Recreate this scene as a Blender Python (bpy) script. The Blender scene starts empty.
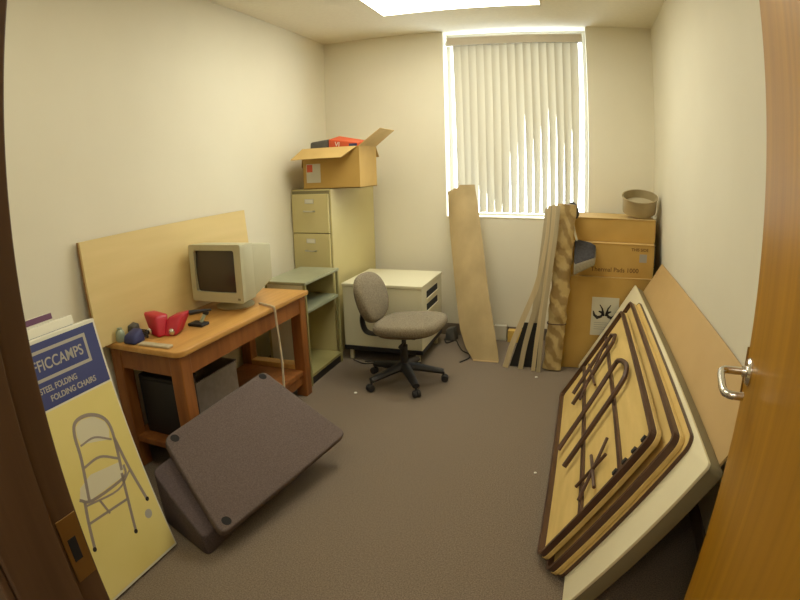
import bpy, bmesh, math, random
from mathutils import Matrix, Vector
PI = math.pi
S = bpy.context.scene
random.seed(7)

# ------------------------------------------------------------------ camera
CAM = Vector((0, 0, 1.5))
cd = bpy.data.cameras.new('camera'); co = bpy.data.objects.new('camera', cd)
S.collection.objects.link(co); S.camera = co
rt = (0.94863463, 0.31530546, -0.02597714)
up = (-0.05304717, 0.23946942, 0.96945366)
fw = (-0.31189477, 0.91827929, -0.24389505)
co.matrix_world = Matrix(((rt[0], up[0], -fw[0], CAM.x), (rt[1], up[1], -fw[1], CAM.y), (rt[2], up[2], -fw[2], CAM.z), (0, 0, 0, 1)))
# the photo was taken through a wide converter: a fisheye lens with even angles
cd.type = 'PANO'
cd.panorama_type = 'FISHEYE_LENS_POLYNOMIAL'
cd.sensor_fit = 'HORIZONTAL'; cd.sensor_width = 36; cd.sensor_height = 27
cd.fisheye_fov = PI
cd.fisheye_polynomial_k0 = 0
cd.fisheye_polynomial_k1 = -1 / (540.4575 * 36 / 800)
cd.fisheye_polynomial_k2 = 0; cd.fisheye_polynomial_k3 = 0; cd.fisheye_polynomial_k4 = 0
cd.clip_start = 0.01

# ------------------------------------------------------------------ world, lights, exposure
H = 2.688; L = -2.223; R = 0.665; D = 4.555; FY = 0.348   # ceiling, left, right, back, front wall
w = bpy.data.worlds.new('world'); S.world = w; w.use_nodes = True
bg = w.node_tree.nodes['Background']
bg.inputs[0].default_value = (0.86, 0.93, 1.0, 1); bg.inputs[1].default_value = 8.5
LAMP = 8.5        # ceiling light emission
HALL = 24.0        # added corridor fill light, watts
S.view_settings.view_transform = 'Standard'; S.view_settings.look = 'None'
S.view_settings.gamma = 1; S.view_settings.use_curve_mapping = False
S.view_settings.exposure = 0.0
try:
    S.cycles.use_denoising = True
    S.cycles.max_bounces = 10; S.cycles.diffuse_bounces = 6; S.cycles.transparent_max_bounces = 12
    S.cycles.caustics_reflective = False; S.cycles.caustics_refractive = False
except Exception:
    pass
pl = bpy.data.lights.new('window_daylight', 'AREA'); pl.shape = 'RECTANGLE'; pl.size = 1.14; pl.size_y = 1.55; pl.energy = 1
pl.cycles.is_portal = True
po = bpy.data.objects.new('window_daylight', pl); S.collection.objects.link(po)
po.location = (-0.485, D + 0.2, 1.86); po.rotation_euler = (-PI / 2, 0, 0)
hl = bpy.data.lights.new('added_corridor_fill', 'AREA'); hl.shape = 'RECTANGLE'; hl.size = 1.2; hl.size_y = 0.3; hl.energy = HALL  # unseen fill light, added behind the camera to brighten the doorway side
hl.color = (1, 0.9, 0.74)
ho = bpy.data.objects.new('added_corridor_fill', hl); S.collection.objects.link(ho); ho.location = (0.0, -0.75, 2.6)

nl = bpy.data.lights.new('added_door_side_fill', 'AREA'); nl.shape = 'RECTANGLE'; nl.size = 1.2; nl.size_y = 0.6; nl.energy = 14  # no fixture here: fill added overhead to lift the near walls
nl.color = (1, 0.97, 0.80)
no = bpy.data.objects.new('added_door_side_fill', nl); S.collection.objects.link(no); no.location = (-.8, 1.15, H - .02)

# ------------------------------------------------------------------ materials
def material(name, col, rough=0.6, metal=0.0, col2=None, scale=(8, 8, 8), detail=4, bump=0.0, bscale=None, emit=None, spec=None, contrast=(0.35, 0.65), kind='noise', sheen=0, distort=0.0):
    m = bpy.data.materials.new(name); m.use_nodes = True
    nt = m.node_tree; N = nt.nodes; K = nt.links.new
    b = N['Principled BSDF']
    b.inputs['Base Color'].default_value = (*col, 1); b.inputs['Roughness'].default_value = rough; b.inputs['Metallic'].default_value = metal
    if spec is not None: b.inputs['Specular IOR Level'].default_value = spec
    if sheen: b.inputs['Sheen Weight'].default_value = sheen
    tc = N.new('ShaderNodeTexCoord'); mp = N.new('ShaderNodeMapping'); mp.inputs['Scale'].default_value = scale
    K(tc.outputs['Object'], mp.inputs[0])
    if kind == 'wave':
        t = N.new('ShaderNodeTexWave'); t.bands_direction = 'DIAGONAL'; t.inputs['Scale'].default_value = 1.0; t.inputs['Distortion'].default_value = distort; t.inputs['Detail'].default_value = detail; t.inputs['Detail Scale'].default_value = 1.5
    else:
        t = N.new('ShaderNodeTexNoise'); t.inputs['Scale'].default_value = 1.0; t.inputs['Detail'].default_value = detail
    K(mp.outputs[0], t.inputs[0])
    fac = t.outputs['Fac']
    if col2 is not None:
        r = N.new('ShaderNodeValToRGB'); r.color_ramp.elements[0].position = contrast[0]; r.color_ramp.elements[1].position = contrast[1]
        r.color_ramp.elements[0].color = (*col, 1); r.color_ramp.elements[1].color = (*col2, 1)
        K(fac, r.inputs[0]); K(r.outputs[0], b.inputs['Base Color'])
    if bump:
        f2 = fac
        if bscale:
            t2 = N.new('ShaderNodeTexNoise'); t2.inputs['Scale'].default_value = bscale; t2.inputs['Detail'].default_value = 3
            K(tc.outputs['Object'], t2.inputs[0]); f2 = t2.outputs['Fac']
        bp = N.new('ShaderNodeBump'); bp.inputs['Strength'].default_value = bump; bp.inputs['Distance'].default_value = 0.01
        K(f2, bp.inputs['Height']); K(bp.outputs[0], b.inputs['Normal'])
    if emit:
        b.inputs['Emission Color'].default_value = (*emit[0], 1); b.inputs['Emission Strength'].default_value = emit[1]
    return m

M = {}
def mk(name, *a, **k): M[name] = material(name, *a, **k); return M[name]
mk('wall_paint', (.73, .685, .545), .75, col2=(.76, .715, .575), scale=(1.6, 1.6, 1.6), bump=.05, bscale=180)
mk('ceiling_paint', (.79, .74, .60), .85, col2=(.82, .77, .625), scale=(30, 30, 30), bump=.08, bscale=120)
mk('carpet', (.12, .088, .058), .95, col2=(.24, .18, .122), scale=(170, 170, 170), detail=3, bump=.6, bscale=260, sheen=.1)
mk('baseboard', (.17, .13, .09), .6, col2=(.2, .155, .11))
mk('door_oak', (.34, .155, .006), .38, col2=(.46, .22, .012), scale=(22, 22, 1.1), detail=6, contrast=(.3, .7), bump=.04, spec=.25)
mk('jamb_wood', (.080, .042, .020), .5, col2=(.125, .068, .034), scale=(26, 26, 1.4), detail=5, bump=.04)
mk('oak_top', (.47, .235, .055), .4, col2=(.60, .33, .095), scale=(26, 2.0, 26), detail=6, contrast=(.3, .7), bump=.03)
mk('oak_red', (.20, .065, .014), .42, col2=(.30, .11, .026), scale=(20, 20, 3.0), detail=5, bump=.03)
mk('plywood', (.66, .51, .225), .6, col2=(.72, .56, .26), scale=(14, 1.3, 14), detail=5, contrast=(.3, .7))
mk('plywood_edge', (.28, .14, .05), .7, col2=(.36, .2, .08), scale=(60, 3, 60))
mk('hardboard', (.47, .31, .125), .55, col2=(.53, .35, .15), scale=(3, 1.5, 3), detail=5)
mk('table_under', (.60, .42, .14), .6, col2=(.68, .485, .175), scale=(20, 3, 20), detail=5)
mk('table_edge', (.60, .40, .15), .5, col2=(.66, .45, .19), scale=(20, 3, 20))
mk('brown_metal', (.075, .036, .022), .42, .2, col2=(.10, .05, .03))
mk('white_laminate', (.74, .665, .45), .42, col2=(.77, .70, .48), scale=(5, 5, 5))
mk('grey_edge', (.20, .165, .09), .55)
mk('cabinet_tan', (.58, .50, .24), .42, col2=(.60, .525, .26), scale=(3, 3, 3), bump=.015, bscale=300)
mk('cabinet_gap', (.22, .19, .095), .7)
mk('cabinet_cream', (.66, .615, .43), .45, col2=(.68, .635, .45), scale=(4, 4, 4))
mk('chrome', (.72, .70, .66), .22, 1.0)
mk('satin_metal', (.62, .60, .53), .4, .9)
mk('brass', (.35, .23, .09), .4, .9)
mk('black_plastic', (.016, .014, .015), .5)
mk('black_rubber', (.02, .018, .018), .8)
mk('dark_hole', (.012, .01, .01), .95)
mk('shelf_green', (.30, .265, .105), .38, .1, col2=(.35, .31, .13), scale=(5, 5, 5))
mk('shelf_top', (.29, .30, .19), .3, .1, col2=(.34, .35, .23), scale=(6, 6, 6))
mk('monitor_beige', (.47, .44, .28), .5, col2=(.50, .47, .31), scale=(4, 4, 4))
mk('monitor_glass', (.05, .038, .03), .16, spec=.6)
mk('cardboard', (.45, .275, .065), .8, col2=(.50, .31, .08), scale=(4, 4, 4), bump=.04, bscale=60)
mk('cardboard_light', (.52, .345, .12), .8, col2=(.57, .385, .14), scale=(5, 5, 5))
mk('cardboard_edge', (.60, .43, .22), .85)
mk('cardboard_roll', (.36, .265, .125), .8, col2=(.44, .325, .16), scale=(7, 7, 3), bump=.08, bscale=25)
mk('kraft_wrap', (.33, .22, .085), .5, col2=(.52, .385, .17), scale=(5, 0, 4), detail=3, bump=.8, bscale=30, contrast=(.25, .75), kind='wave', distort=7)  # diagonal colour bands paint in the highlights and shade of the creases
mk('pale_wood', (.60, .49, .29), .7, col2=(.68, .56, .35), scale=(30, 30, 2))
mk('grey_wood', (.42, .35, .22), .7, col2=(.50, .42, .28), scale=(30, 30, 2))
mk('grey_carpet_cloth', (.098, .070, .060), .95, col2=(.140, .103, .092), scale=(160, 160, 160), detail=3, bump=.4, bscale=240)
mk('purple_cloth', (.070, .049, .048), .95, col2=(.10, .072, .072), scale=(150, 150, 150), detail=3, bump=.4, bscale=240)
mk('chair_cloth', (.17, .138, .09), .95, col2=(.26, .215, .145), scale=(120, 120, 120), detail=3, bump=.4, bscale=200)
mk('chair_cloth_dark', (.12, .085, .055), .95, col2=(.17, .125, .085), scale=(120, 120, 120), bump=.3, bscale=200)
mk('paper_white', (.74, .72, .64), .7)
mk('sheet_grey', (.56, .53, .43), .7)
mk('ink_black', (.02, .015, .015), .8)
mk('ink_brown', (.16, .085, .03), .8)
mk('ink_grey', (.33, .31, .27), .8)
mk('sign_white', (.72, .69, .58), .55)
mk('sign_blue', (.045, .06, .20), .45)
mk('sign_yellow', (.74, .63, .22), .5, col2=(.78, .67, .26), scale=(3, 3, 3))
mk('sign_grey', (.42, .40, .36), .5)
mk('sign_line', (.30, .25, .22), .6)
mk('sign_panel', (.68, .64, .47), .6)
mk('purple_edge', (.13, .05, .11), .6)
mk('red_plastic', (.48, .016, .035), .4)
mk('orange_red', (.62, .09, .025), .5)
mk('navy', (.022, .026, .10), .6, col2=(.03, .035, .13), scale=(20, 20, 20), bump=.2)
mk('dark_grey', (.075, .07, .06), .7, col2=(.10, .09, .075), scale=(20, 20, 20), bump=.1)
mk('crate_grey', (.24, .21, .18), .7, col2=(.29, .255, .22), scale=(20, 20, 20))
mk('clear_green', (.30, .34, .24), .3)
mk('blind_vinyl', (.62, .57, .46), .6)
mk('valance_vinyl', (.62, .55, .44), .6)
mk('window_metal', (.62, .60, .54), .4, .3)
mk('bin_metal', (.36, .29, .16), .45, .35, col2=(.42, .34, .2), scale=(6, 6, 6))
mk('bin_inside', (.52, .45, .30), .5, .2)
mk('foam_dark', (.030, .027, .028), .9, col2=(.048, .043, .045), scale=(60, 60, 60))
mk('foam_grey', (.24, .205, .14), .85, col2=(.29, .25, .175), scale=(60, 60, 60))
mk('yellow_paper', (.60, .40, .09), .7)
mk('cord_white', (.62, .53, .38), .5)
mk('light_frame', (.60, .56, .44), .5)
mk('lamp_lens', (.9, .9, .85), .5, emit=((1.0, .97, .80), LAMP))
# window glass: mostly lets light straight through, a little gloss
g = bpy.data.materials.new('window_glass'); g.use_nodes = True
n = g.node_tree.nodes; k = g.node_tree.links.new
n.remove(n['Principled BSDF'])
tr = n.new('ShaderNodeBsdfTransparent'); gl = n.new('ShaderNodeBsdfGlossy'); mx = n.new('ShaderNodeMixShader')
tr.inputs[0].default_value = (.95, .97, .96, 1); gl.inputs['Roughness'].default_value = .05; mx.inputs[0].default_value = .05
k(tr.outputs[0], mx.inputs[1]); k(gl.outputs[0], mx.inputs[2]); k(mx.outputs[0], n['Material Output'].inputs[0]); M['window_glass'] = g
# blind slats let some daylight through
b_ = M['blind_vinyl']; n = b_.node_tree.nodes; k = b_.node_tree.links.new
tl = n.new('ShaderNodeBsdfTranslucent'); tl.inputs[0].default_value = (.66, .62, .52, 1); mx = n.new('ShaderNodeMixShader'); mx.inputs[0].default_value = .33
k(n['Principled BSDF'].outputs[0], mx.inputs[1]); k(tl.outputs[0], mx.inputs[2]); k(mx.outputs[0], n['Material Output'].inputs[0])

# ------------------------------------------------------------------ mesh helpers
def frame(o, x, y):
    """matrix with origin o, x axis x, y axis y (made square to x), z = x cross y"""
    x = Vector(x).normalized(); y = Vector(y); z = x.cross(y).normalized(); y = z.cross(x)
    return Matrix(((x.x, y.x, z.x, o[0]), (x.y, y.y, z.y, o[1]), (x.z, y.z, z.z, o[2]), (0, 0, 0, 1)))
I4 = Matrix.Identity(4)
def NB(): return bmesh.new()
def box(bm, lo, hi, M_=I4, bev=0.0, seg=2):
    t = bmesh.new()
    P = [(x, y, z) for x in (lo[0], hi[0]) for y in (lo[1], hi[1]) for z in (lo[2], hi[2])]
    v = [t.verts.new(p) for p in P]
    for f in ((0, 1, 3, 2), (4, 6, 7, 5), (0, 4, 5, 1), (2, 3, 7, 6), (0, 2, 6, 4), (1, 5, 7, 3)): t.faces.new([v[i] for i in f])
    bmesh.ops.recalc_face_normals(t, faces=t.faces)
    if bev > 0: bmesh.ops.bevel(t, geom=t.edges[:], offset=bev, segments=seg, profile=.5, affect='EDGES')
    merge(bm, t, M_); return bm
def merge(bm, t, M_=I4):
    t.transform(M_)
    me = bpy.data.meshes.new('t'); t.to_mesh(me); t.free(); bm.from_mesh(me); bpy.data.meshes.remove(me)
def hexa(bm, lower, upper, bev=0.0, seg=2):
    """solid between two matching rings of points"""
    t = bmesh.new(); n_ = len(lower)
    a = [t.verts.new(p) for p in lower]; b = [t.verts.new(p) for p in upper]
    t.faces.new(a[::-1]); t.faces.new(b)
    for i in range(n_): t.faces.new((a[i], a[(i + 1) % n_], b[(i + 1) % n_], b[i]))
    bmesh.ops.recalc_face_normals(t, faces=t.faces)
    if bev > 0: bmesh.ops.bevel(t, geom=t.edges[:], offset=bev, segments=seg, profile=.5, affect='EDGES')
    merge(bm, t); return bm
def prism(bm, poly, z0, z1, M_=I4, bev=0.0, seg=2):
    t = bmesh.new()
    a = [t.verts.new((p[0], p[1], z0)) for p in poly]; b = [t.verts.new((p[0], p[1], z1)) for p in poly]
    t.faces.new(a[::-1]); t.faces.new(b); n_ = len(poly)
    for i in range(n_): t.faces.new((a[i], a[(i + 1) % n_], b[(i + 1) % n_], b[i]))
    bmesh.ops.recalc_face_normals(t, faces=t.faces)
    if bev > 0:
        es = [e for e in t.edges if abs(e.verts[0].co.z - e.verts[1].co.z) < 1e-6]
        bmesh.ops.bevel(t, geom=es, offset=bev, segments=seg, profile=.5, affect='EDGES')
    merge(bm, t, M_); return bm
def rrect(x0, y0, x1, y1, r, seg=6):
    out = []
    for cx, cy, a0 in ((x1 - r, y1 - r, 0), (x0 + r, y1 - r, 90), (x0 + r, y0 + r, 180), (x1 - r, y0 + r, 270)):
        for i in range(seg + 1):
            a = math.radians(a0 + 90 * i / seg); out.append((cx + r * math.cos(a), cy + r * math.sin(a)))
    return out
def ring(bm, outer, inner, z0, z1, M_=I4):
    """flat ring between two outlines with the same count"""
    t = bmesh.new(); n_ = len(outer)
    V = [[t.verts.new((p[0], p[1], z)) for p in q] for q in (outer, inner) for z in (z0, z1)]
    o0, o1, i0, i1 = V
    for i in range(n_):
        j = (i + 1) % n_
        t.faces.new((o0[i], o0[j], o1[j], o1[i])); t.faces.new((i0[j], i0[i], i1[i], i1[j]))
        t.faces.new((o1[i], o1[j], i1[j], i1[i])); t.faces.new((o0[j], o0[i], i0[i], i0[j]))
    bmesh.ops.recalc_face_normals(t, faces=t.faces); merge(bm, t, M_); return bm
def tube(bm, pts, r, seg=10, M_=I4, closed=False, flat=1.0):
    t = bmesh.new(); P = [Vector(p) for p in pts]; n_ = len(P); rings = []
    rr = r if isinstance(r, (list, tuple)) else [r] * n_
    prev = None
    for i in range(n_):
        if closed: d = (P[(i + 1) % n_] - P[i - 1])
        else: d = P[min(i + 1, n_ - 1)] - P[max(i - 1, 0)]
        d.normalize()
        if prev is None:
            ref = Vector((0, 0, 1)) if abs(d.z) < .9 else Vector((0, 1, 0))
            u = d.cross(ref).normalized()
        else:
            u = (prev - d * prev.dot(d)); u = u.normalized() if u.length > 1e-6 else d.orthogonal().normalized()
        prev = u; v_ = d.cross(u)
        rings.append([t.verts.new(P[i] + (u * math.cos(a) + v_ * math.sin(a) * flat) * rr[i]) for a in (2 * PI * k_ / seg for k_ in range(seg))])
    for i in range(n_ if closed else n_ - 1):
        A, B = rings[i], rings[(i + 1) % n_]
        for k_ in range(seg): t.faces.new((A[k_], A[(k_ + 1) % seg], B[(k_ + 1) % seg], B[k_]))
    if not closed: t.faces.new(rings[0][::-1]); t.faces.new(rings[-1])
    bmesh.ops.recalc_face_normals(t, faces=t.faces); merge(bm, t, M_); return bm
def lathe(bm, prof, M_=I4, seg=28, cap=True):
    t = bmesh.new(); rings = []
    for r, z in prof: rings.append([t.verts.new((r * math.cos(2 * PI * k_ / seg), r * math.sin(2 * PI * k_ / seg), z)) for k_ in range(seg)])
    for A, B in zip(rings, rings[1:]):
        for k_ in range(seg): t.faces.new((A[k_], A[(k_ + 1) % seg], B[(k_ + 1) % seg], B[k_]))
    if cap:
        t.faces.new(rings[0][::-1]); t.faces.new(rings[-1])
    bmesh.ops.recalc_face_normals(t, faces=t.faces); merge(bm, t, M_); return bm
def spline(pts, n_=8):
    P = [Vector(p) for p in pts]; P = [2 * P[0] - P[1]] + P + [2 * P[-1] - P[-2]]; out = []
    for i in range(1, len(P) - 2):
        a, b, c, d = P[i - 1:i + 3]
        for k_ in range(n_):
            t = k_ / n_; out.append(.5 * ((2 * b) + (c - a) * t + (2 * a - 5 * b + 4 * c - d) * t * t + (3 * b - a - 3 * c + d) * t ** 3))
    out.append(P[-2]); return out
def wpos(o):
    p = Vector((0, 0, 0))
    while o: p += o.location; o = o.parent
    return p
def obj(name, bm, mat, parent=None, smooth=False, kind=None, label=None):
    """all shapes are laid out in world metres; parents are plain Empties or meshes without rotation"""
    org = wpos(parent) if parent else Vector((0, 0, 0))
    if parent is None:
        c = [v.co for v in bm.verts]
        org = Vector(((min(q.x for q in c) + max(q.x for q in c)) / 2, (min(q.y for q in c) + max(q.y for q in c)) / 2, min(q.z for q in c)))
    bm.transform(Matrix.Translation(-org))
    me = bpy.data.meshes.new(name); bm.to_mesh(me); bm.free(); me.materials.append(M[mat] if isinstance(mat, str) else mat)
    if smooth:
        for p in me.polygons: p.use_smooth = True
        try: me.set_sharp_from_angle(angle=math.radians(38))
        except Exception: pass
    o = bpy.data.objects.new(name, me); S.collection.objects.link(o)
    if parent: o.parent = parent
    else: o.location = org
    if kind: o['kind'] = kind
    if label: o['label'] = label
    return o
def thing(name, label, cat, loc, group=None):
    o = bpy.data.objects.new(name, None); o.empty_display_size = .05; S.collection.objects.link(o); o.location = loc
    o['label'] = label; o['category'] = cat
    if group: o['group'] = group
    return o
def tag(o, label, cat, group=None):
    o['label'] = label; o['category'] = cat
    if group: o['group'] = group
    return o
def text(name, s, size, M_, mat, parent, align='CENTER', sx=1.0):
    c = bpy.data.curves.new(name, 'FONT'); c.body = s; c.size = size; c.align_x = align; c.align_y = 'CENTER'; c.extrude = .0004; c.offset = .0006
    tmp = bpy.data.objects.new(name, c); me = bpy.data.meshes.new_from_object(tmp); bpy.data.objects.remove(tmp)
    bm = bmesh.new(); bm.from_mesh(me); bm.transform(M_ @ Matrix.Diagonal((sx, 1, 1, 1))); bpy.data.meshes.remove(me)
    return obj(name, bm, mat, parent)

# ------------------------------------------------------------------ the room shell
WT = .14
obj('floor', box(NB(), (L - WT, FY - 1.9, -.1), (R + 1.2, D + WT, 0)), 'carpet', kind='structure')
obj('ceiling', box(NB(), (L - WT, FY - .12, H), (R + WT, D + WT + .1, H + .1)), 'ceiling_paint', kind='structure')
obj('wall_left', box(NB(), (L - WT, FY - .12, 0), (L, D + WT + .1, H)), 'wall_paint', kind='structure')
obj('wall_right', box(NB(), (R, FY - .12, 0), (R + WT, D + WT + .1, H)), 'wall_paint', kind='structure')
WX0, WX1, WZ = -1.10, .112, 1.052
bm = NB()
box(bm, (L, D, 0), (WX0, D + .24, H)); box(bm, (WX1, D, 0), (R, D + .24, H)); box(bm, (WX0, D, 0), (WX1, D + .24, WZ))
obj('wall_back', bm, 'wall_paint', kind='structure')
JX0, JX1, DH = -.611, .300, 2.05
bm = NB()
box(bm, (L, FY - .12, 0), (JX0 - .03, FY, H)); box(bm, (JX1 + .03, FY - .12, 0), (R, FY, H)); box(bm, (JX0 - .03, FY - .12, DH + .03), (JX1 + .03, FY, H))
obj('wall_front', bm, 'wall_paint', kind='structure')
# corridor the camera stands in
bm = NB(); box(bm, (L - WT, FY - 1.9, 0), (L, FY - .12, H)); box(bm, (R + 1.1, FY - 1.9, 0), (R + 1.2, FY - .12, H)); box(bm, (L - WT, FY - 2.0, 0), (R + 1.2, FY - 1.9, H)); box(bm, (R + WT, FY - .12, 0), (R + 1.2, FY, H))
obj('wall_corridor', bm, 'wall_paint', kind='structure')
obj('ceiling_corridor', box(NB(), (L - WT, FY - 2.0, H), (R + 1.2, FY - .12, H + .1)), 'ceiling_paint', kind='structure')
obj('baseboard_back', box(NB(), (L, D - .012, 0), (R, D, .105), bev=.003), 'baseboard', kind='structure')
obj('baseboard_left', box(NB(), (L, FY, 0), (L + .012, D - .013, .105), bev=.003), 'baseboard', kind='structure')
obj('baseboard_right', box(NB(), (R - .012, FY, 0), (R, D - .013, .105), bev=.003), 'baseboard', kind='structure')
# door frame: left jamb, right jamb, head, with stops
bm = NB(); box(bm, (JX0 - .03, FY - .135, 0), (JX0, FY + .012, DH + .03), bev=.003); box(bm, (JX0, FY - .135, 0), (JX0 + .012, FY - .04, DH), bev=.002)
box(bm, (JX0 - .08, FY, 0), (JX0 - .03, FY + .014, DH + .08), bev=.003)
box(bm, (JX0 - .16, FY - .149, 0), (JX0, FY - .1355, DH + .08), bev=.003)
jl = obj('trim_1', bm, 'jamb_wood', kind='structure')
bm = NB(); box(bm, (JX1, FY - .135, 0), (JX1 + .03, FY + .004, DH + .03), bev=.002); box(bm, (JX1 - .012, FY - .135, 0), (JX1, FY - .04, DH), bev=.002)
obj('trim_2', bm, 'jamb_wood', kind='structure')
bm = NB(); box(bm, (JX0, FY - .135, DH), (JX1, FY + .012, DH + .03), bev=.002); box(bm, (JX0 + .012, FY - .135, DH - .012), (JX1 - .012, FY - .04, DH), bev=.002)
obj('trim_3', bm, 'jamb_wood', kind='structure')
bm = NB(); box(bm, (JX0 - .0005, FY - .03, .965), (JX0 + .0015, FY + .008, 1.075), bev=.0005)
sp = obj('strike_plate', bm, 'brass', jl)
obj('latch_hole', box(NB(), (JX0 + .001, FY - .022, 1.0), (JX0 + .002, FY - .006, 1.04)), 'dark_hole', sp)

# window: outer frame, glass, sill, daylight behind it
bm = NB(); wy = D + .17
box(bm, (WX0, wy, WZ), (WX0 + .03, wy + .05, H), bev=.003); box(bm, (WX1 - .03, wy, WZ), (WX1, wy + .05, H), bev=.003)
box(bm, (WX0 + .03, wy, WZ), (WX1 - .03, wy + .05, WZ + .03), bev=.003); box(bm, (WX0 + .03, wy, H - .03), (WX1 - .03, wy + .05, H), bev=.003)
wf = obj('window_1', bm, 'window_metal', kind='structure')
obj('glass_pane', box(NB(), (WX0 + .03, wy + .02, WZ + .03), (WX1 - .03, wy + .026, H - .03)), 'window_glass', wf)
obj('trim_4', box(NB(), (WX0, D - .004, WZ), (WX1, D + .165, WZ + .012), bev=.003), 'white_laminate', kind='structure')

# vertical blind in the recess
vb = thing('vertical_blind', 'cream vertical blind hanging slightly open in front of the bright window', 'blind', (-.49, D + .06, H))
obj('valance', box(NB(), (WX0 + .032, D + .005, 2.555), (WX1 - .03, D + .012, 2.628), bev=.003), 'valance_vinyl', vb)
obj('headrail', box(NB(), (WX0 + .015, D + .03, 2.56), (WX1 - .03, D + .075, 2.60), bev=.003), 'window_metal', vb)
def slat(xc, a_top, a_bot, zt, jitter):
    """one vinyl vane: closed above height zt, turning more open below it"""
    t = bmesh.new(); n_ = 20; z0, z1 = WZ + .045, 2.585; wd = .0375; rows = []
    for i in range(n_ + 1):
        z = z1 + (z0 - z1) * i / n_
        f = max(0, (zt - z) / max(zt - z0, .01)); a = math.radians(a_top + (a_bot - a_top) * min(1, f) ** .8)
        row = []
        for s, c in ((-1, 0), (-.5, .003), (0, .0042), (.5, .003), (1, 0)):
            row.append((xc + jitter * i / n_ + s * wd * math.cos(a) - c * math.sin(a), D + .055 + s * wd * math.sin(a) + c * math.cos(a), z))
        rows.append(row)
    for dy in (0, .0012): 
        V = [[t.verts.new((p[0], p[1] + dy, p[2])) for p in r_] for r_ in rows]
        for A, B in zip(V, V[1:]):
            for j in range(4): t.faces.new((A[j], A[j + 1], B[j + 1], B[j]))
    bmesh.ops.recalc_face_normals(t, faces=t.faces)
    bm = NB(); merge(bm, t); obj('slat', bm, 'blind_vinyl', vb, smooth=True)
tops = [2.5, 2.45, 1.95, 1.5, 1.75, 1.4, 1.55, 2.0, 2.3, 2.05, 2.05, 2.15, 2.2, 2.1, 2.0, 1.9]
for i, zt in enumerate(tops):
    slat(WX0 + .112 + i * .0668, 20, 46 + 10 * (i > 6) + random.uniform(-3, 3), zt, (-.01 if i > 13 else .012 if i < 2 else random.uniform(-.003, .003)))
bm = NB(); tube(bm, [(WX0 + .06, D + .03, 2.56), (WX0 + .062, D + .03, 1.3)], .0015, 6)
obj('pull_cord', bm, 'paper_white', vb)

# ceiling light
LX0, LX1, LY1 = -1.398, -.205, 3.885; LY0 = LY1 - 1.2
cl = thing('ceiling_light', 'bright white fluorescent panel light set flush in the ceiling', 'ceiling light', ((LX0 + LX1) / 2, (LY0 + LY1) / 2, H))
bm = NB(); o4 = [(LX0, LY0), (LX1, LY0), (LX1, LY1), (LX0, LY1)]; i4 = [(LX0 + .012, LY0 + .012), (LX1 - .012, LY0 + .012), (LX1 - .012, LY1 - .012), (LX0 + .012, LY1 - .012)]
ring(bm, o4, i4, H - .008, H - .0005); obj('frame', bm, 'light_frame', cl)
obj('diffuser', box(NB(), (LX0 + .012, LY0 + .012, H - .006), (LX1 - .012, LY1 - .012, H - .001)), 'lamp_lens', cl)

# ------------------------------------------------------------------ the open door (hinged right, swung into the room)
hx, hy = JX1 - .002, FY + .012; ex, ey = .455, 1.25
dm = frame((hx, hy, 0), (ex - hx, ey - hy, 0), (0, 0, 1))   # x along the leaf, y up, z to the right-hand side... checked below
nrm = Vector((dm[0][2], dm[1][2], 0))                        # points to +x (away from camera side)
sgn = 1 if nrm.x > 0 else -1
DW = math.hypot(ex - hx, ey - hy)
t0, t1 = (0, .044 * sgn) if sgn > 0 else (-.044, 0)
bm = NB(); box(bm, (0, .012, min(t0, t1)), (DW, DH - .004, max(t0, t1)), dm, bev=.002)
dr = obj('door_1', bm, 'door_oak', kind='structure')
zc = 1.02 - .035
def DP(a, c, z): return tuple(dm @ Vector((a, z, -c * sgn)))      # a along leaf, c out from the visible face, z height
hd_parts = NB()
lathe(hd_parts, [(.030, 0), (.030, .004), (.026, .009), (.012, .011), (.011, .03)], frame(DP(DW - .065, 0, 1.06), (Vector(DP(0, 0, 1)) - Vector(DP(1, 0, 1))), (0, 0, 1)) if False else Matrix.Identity(4)) if False else None
hd_parts.free()
vis = (Vector(DP(0, 1, 0)) - Vector(DP(0, 0, 0))).normalized()
along = (Vector(DP(1, 0, 0)) - Vector(DP(0, 0, 0))).normalized()
bm = NB(); lathe(bm, [(.033, 0), (.033, .004), (.028, .010), (.014, .012), (.013, .02)], frame(DP(DW - .065, 0, 1.06), along, Vector((0, 0, 1)) if along.cross(Vector((0, 0, 1))).dot(vis) > 0 else Vector((0, 0, -1))))
obj('rosette', bm, 'chrome', dr, smooth=True)
bm = NB(); a_ = DW - .065
pth = [DP(a_, .012, 1.06), DP(a_, .05, 1.06), DP(a_ - .004, .066, 1.06), DP(a_ - .02, .073, 1.057), DP(a_ - .085, .073, 1.05), DP(a_ - .112, .068, 1.047), DP(a_ - .12, .052, 1.046), DP(a_ - .12, .028, 1.046)]
tube(bm, spline(pth, 5), .0095, 12); obj('lever_handle', bm, 'chrome', dr, smooth=True)
bm = NB(); tube(bm, [DP(a_, -.044, 1.06), DP(a_, -.095, 1.06), DP(a_ - .02, -.105, 1.06), DP(a_ - .11, -.105, 1.05)], .0095, 10)
obj('lever_handle', bm, 'chrome', dr, smooth=True)
bm = NB(); box(bm, (DW - .0005, .96, -.005 - .026 * (sgn < 0) + .0), (DW + .001, 1.1, .02 if sgn > 0 else -.005), dm)
obj('latch_plate', bm, 'brass', dr)

# ------------------------------------------------------------------ right wall: folding tables, slab and board leaning in a row
U = Vector((.5095, 0, .8605)).normalized()
def lean(x0, y0, zc_): return frame((x0 + zc_ * U.x / U.z, y0, zc_), U, (0, 1, 0))   # x = up the slope, y = along the wall, z = towards the room
# board against the wall
Fb = lean(.152, 1.50, .010)
bd = obj('hardboard_sheet', box(NB(), (0, 0, -.010), (.965, 2.385, 0), Fb, bev=.001), 'hardboard')
tag(bd, 'large plain tan board leaning on the right wall behind the white slab', 'board')
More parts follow.
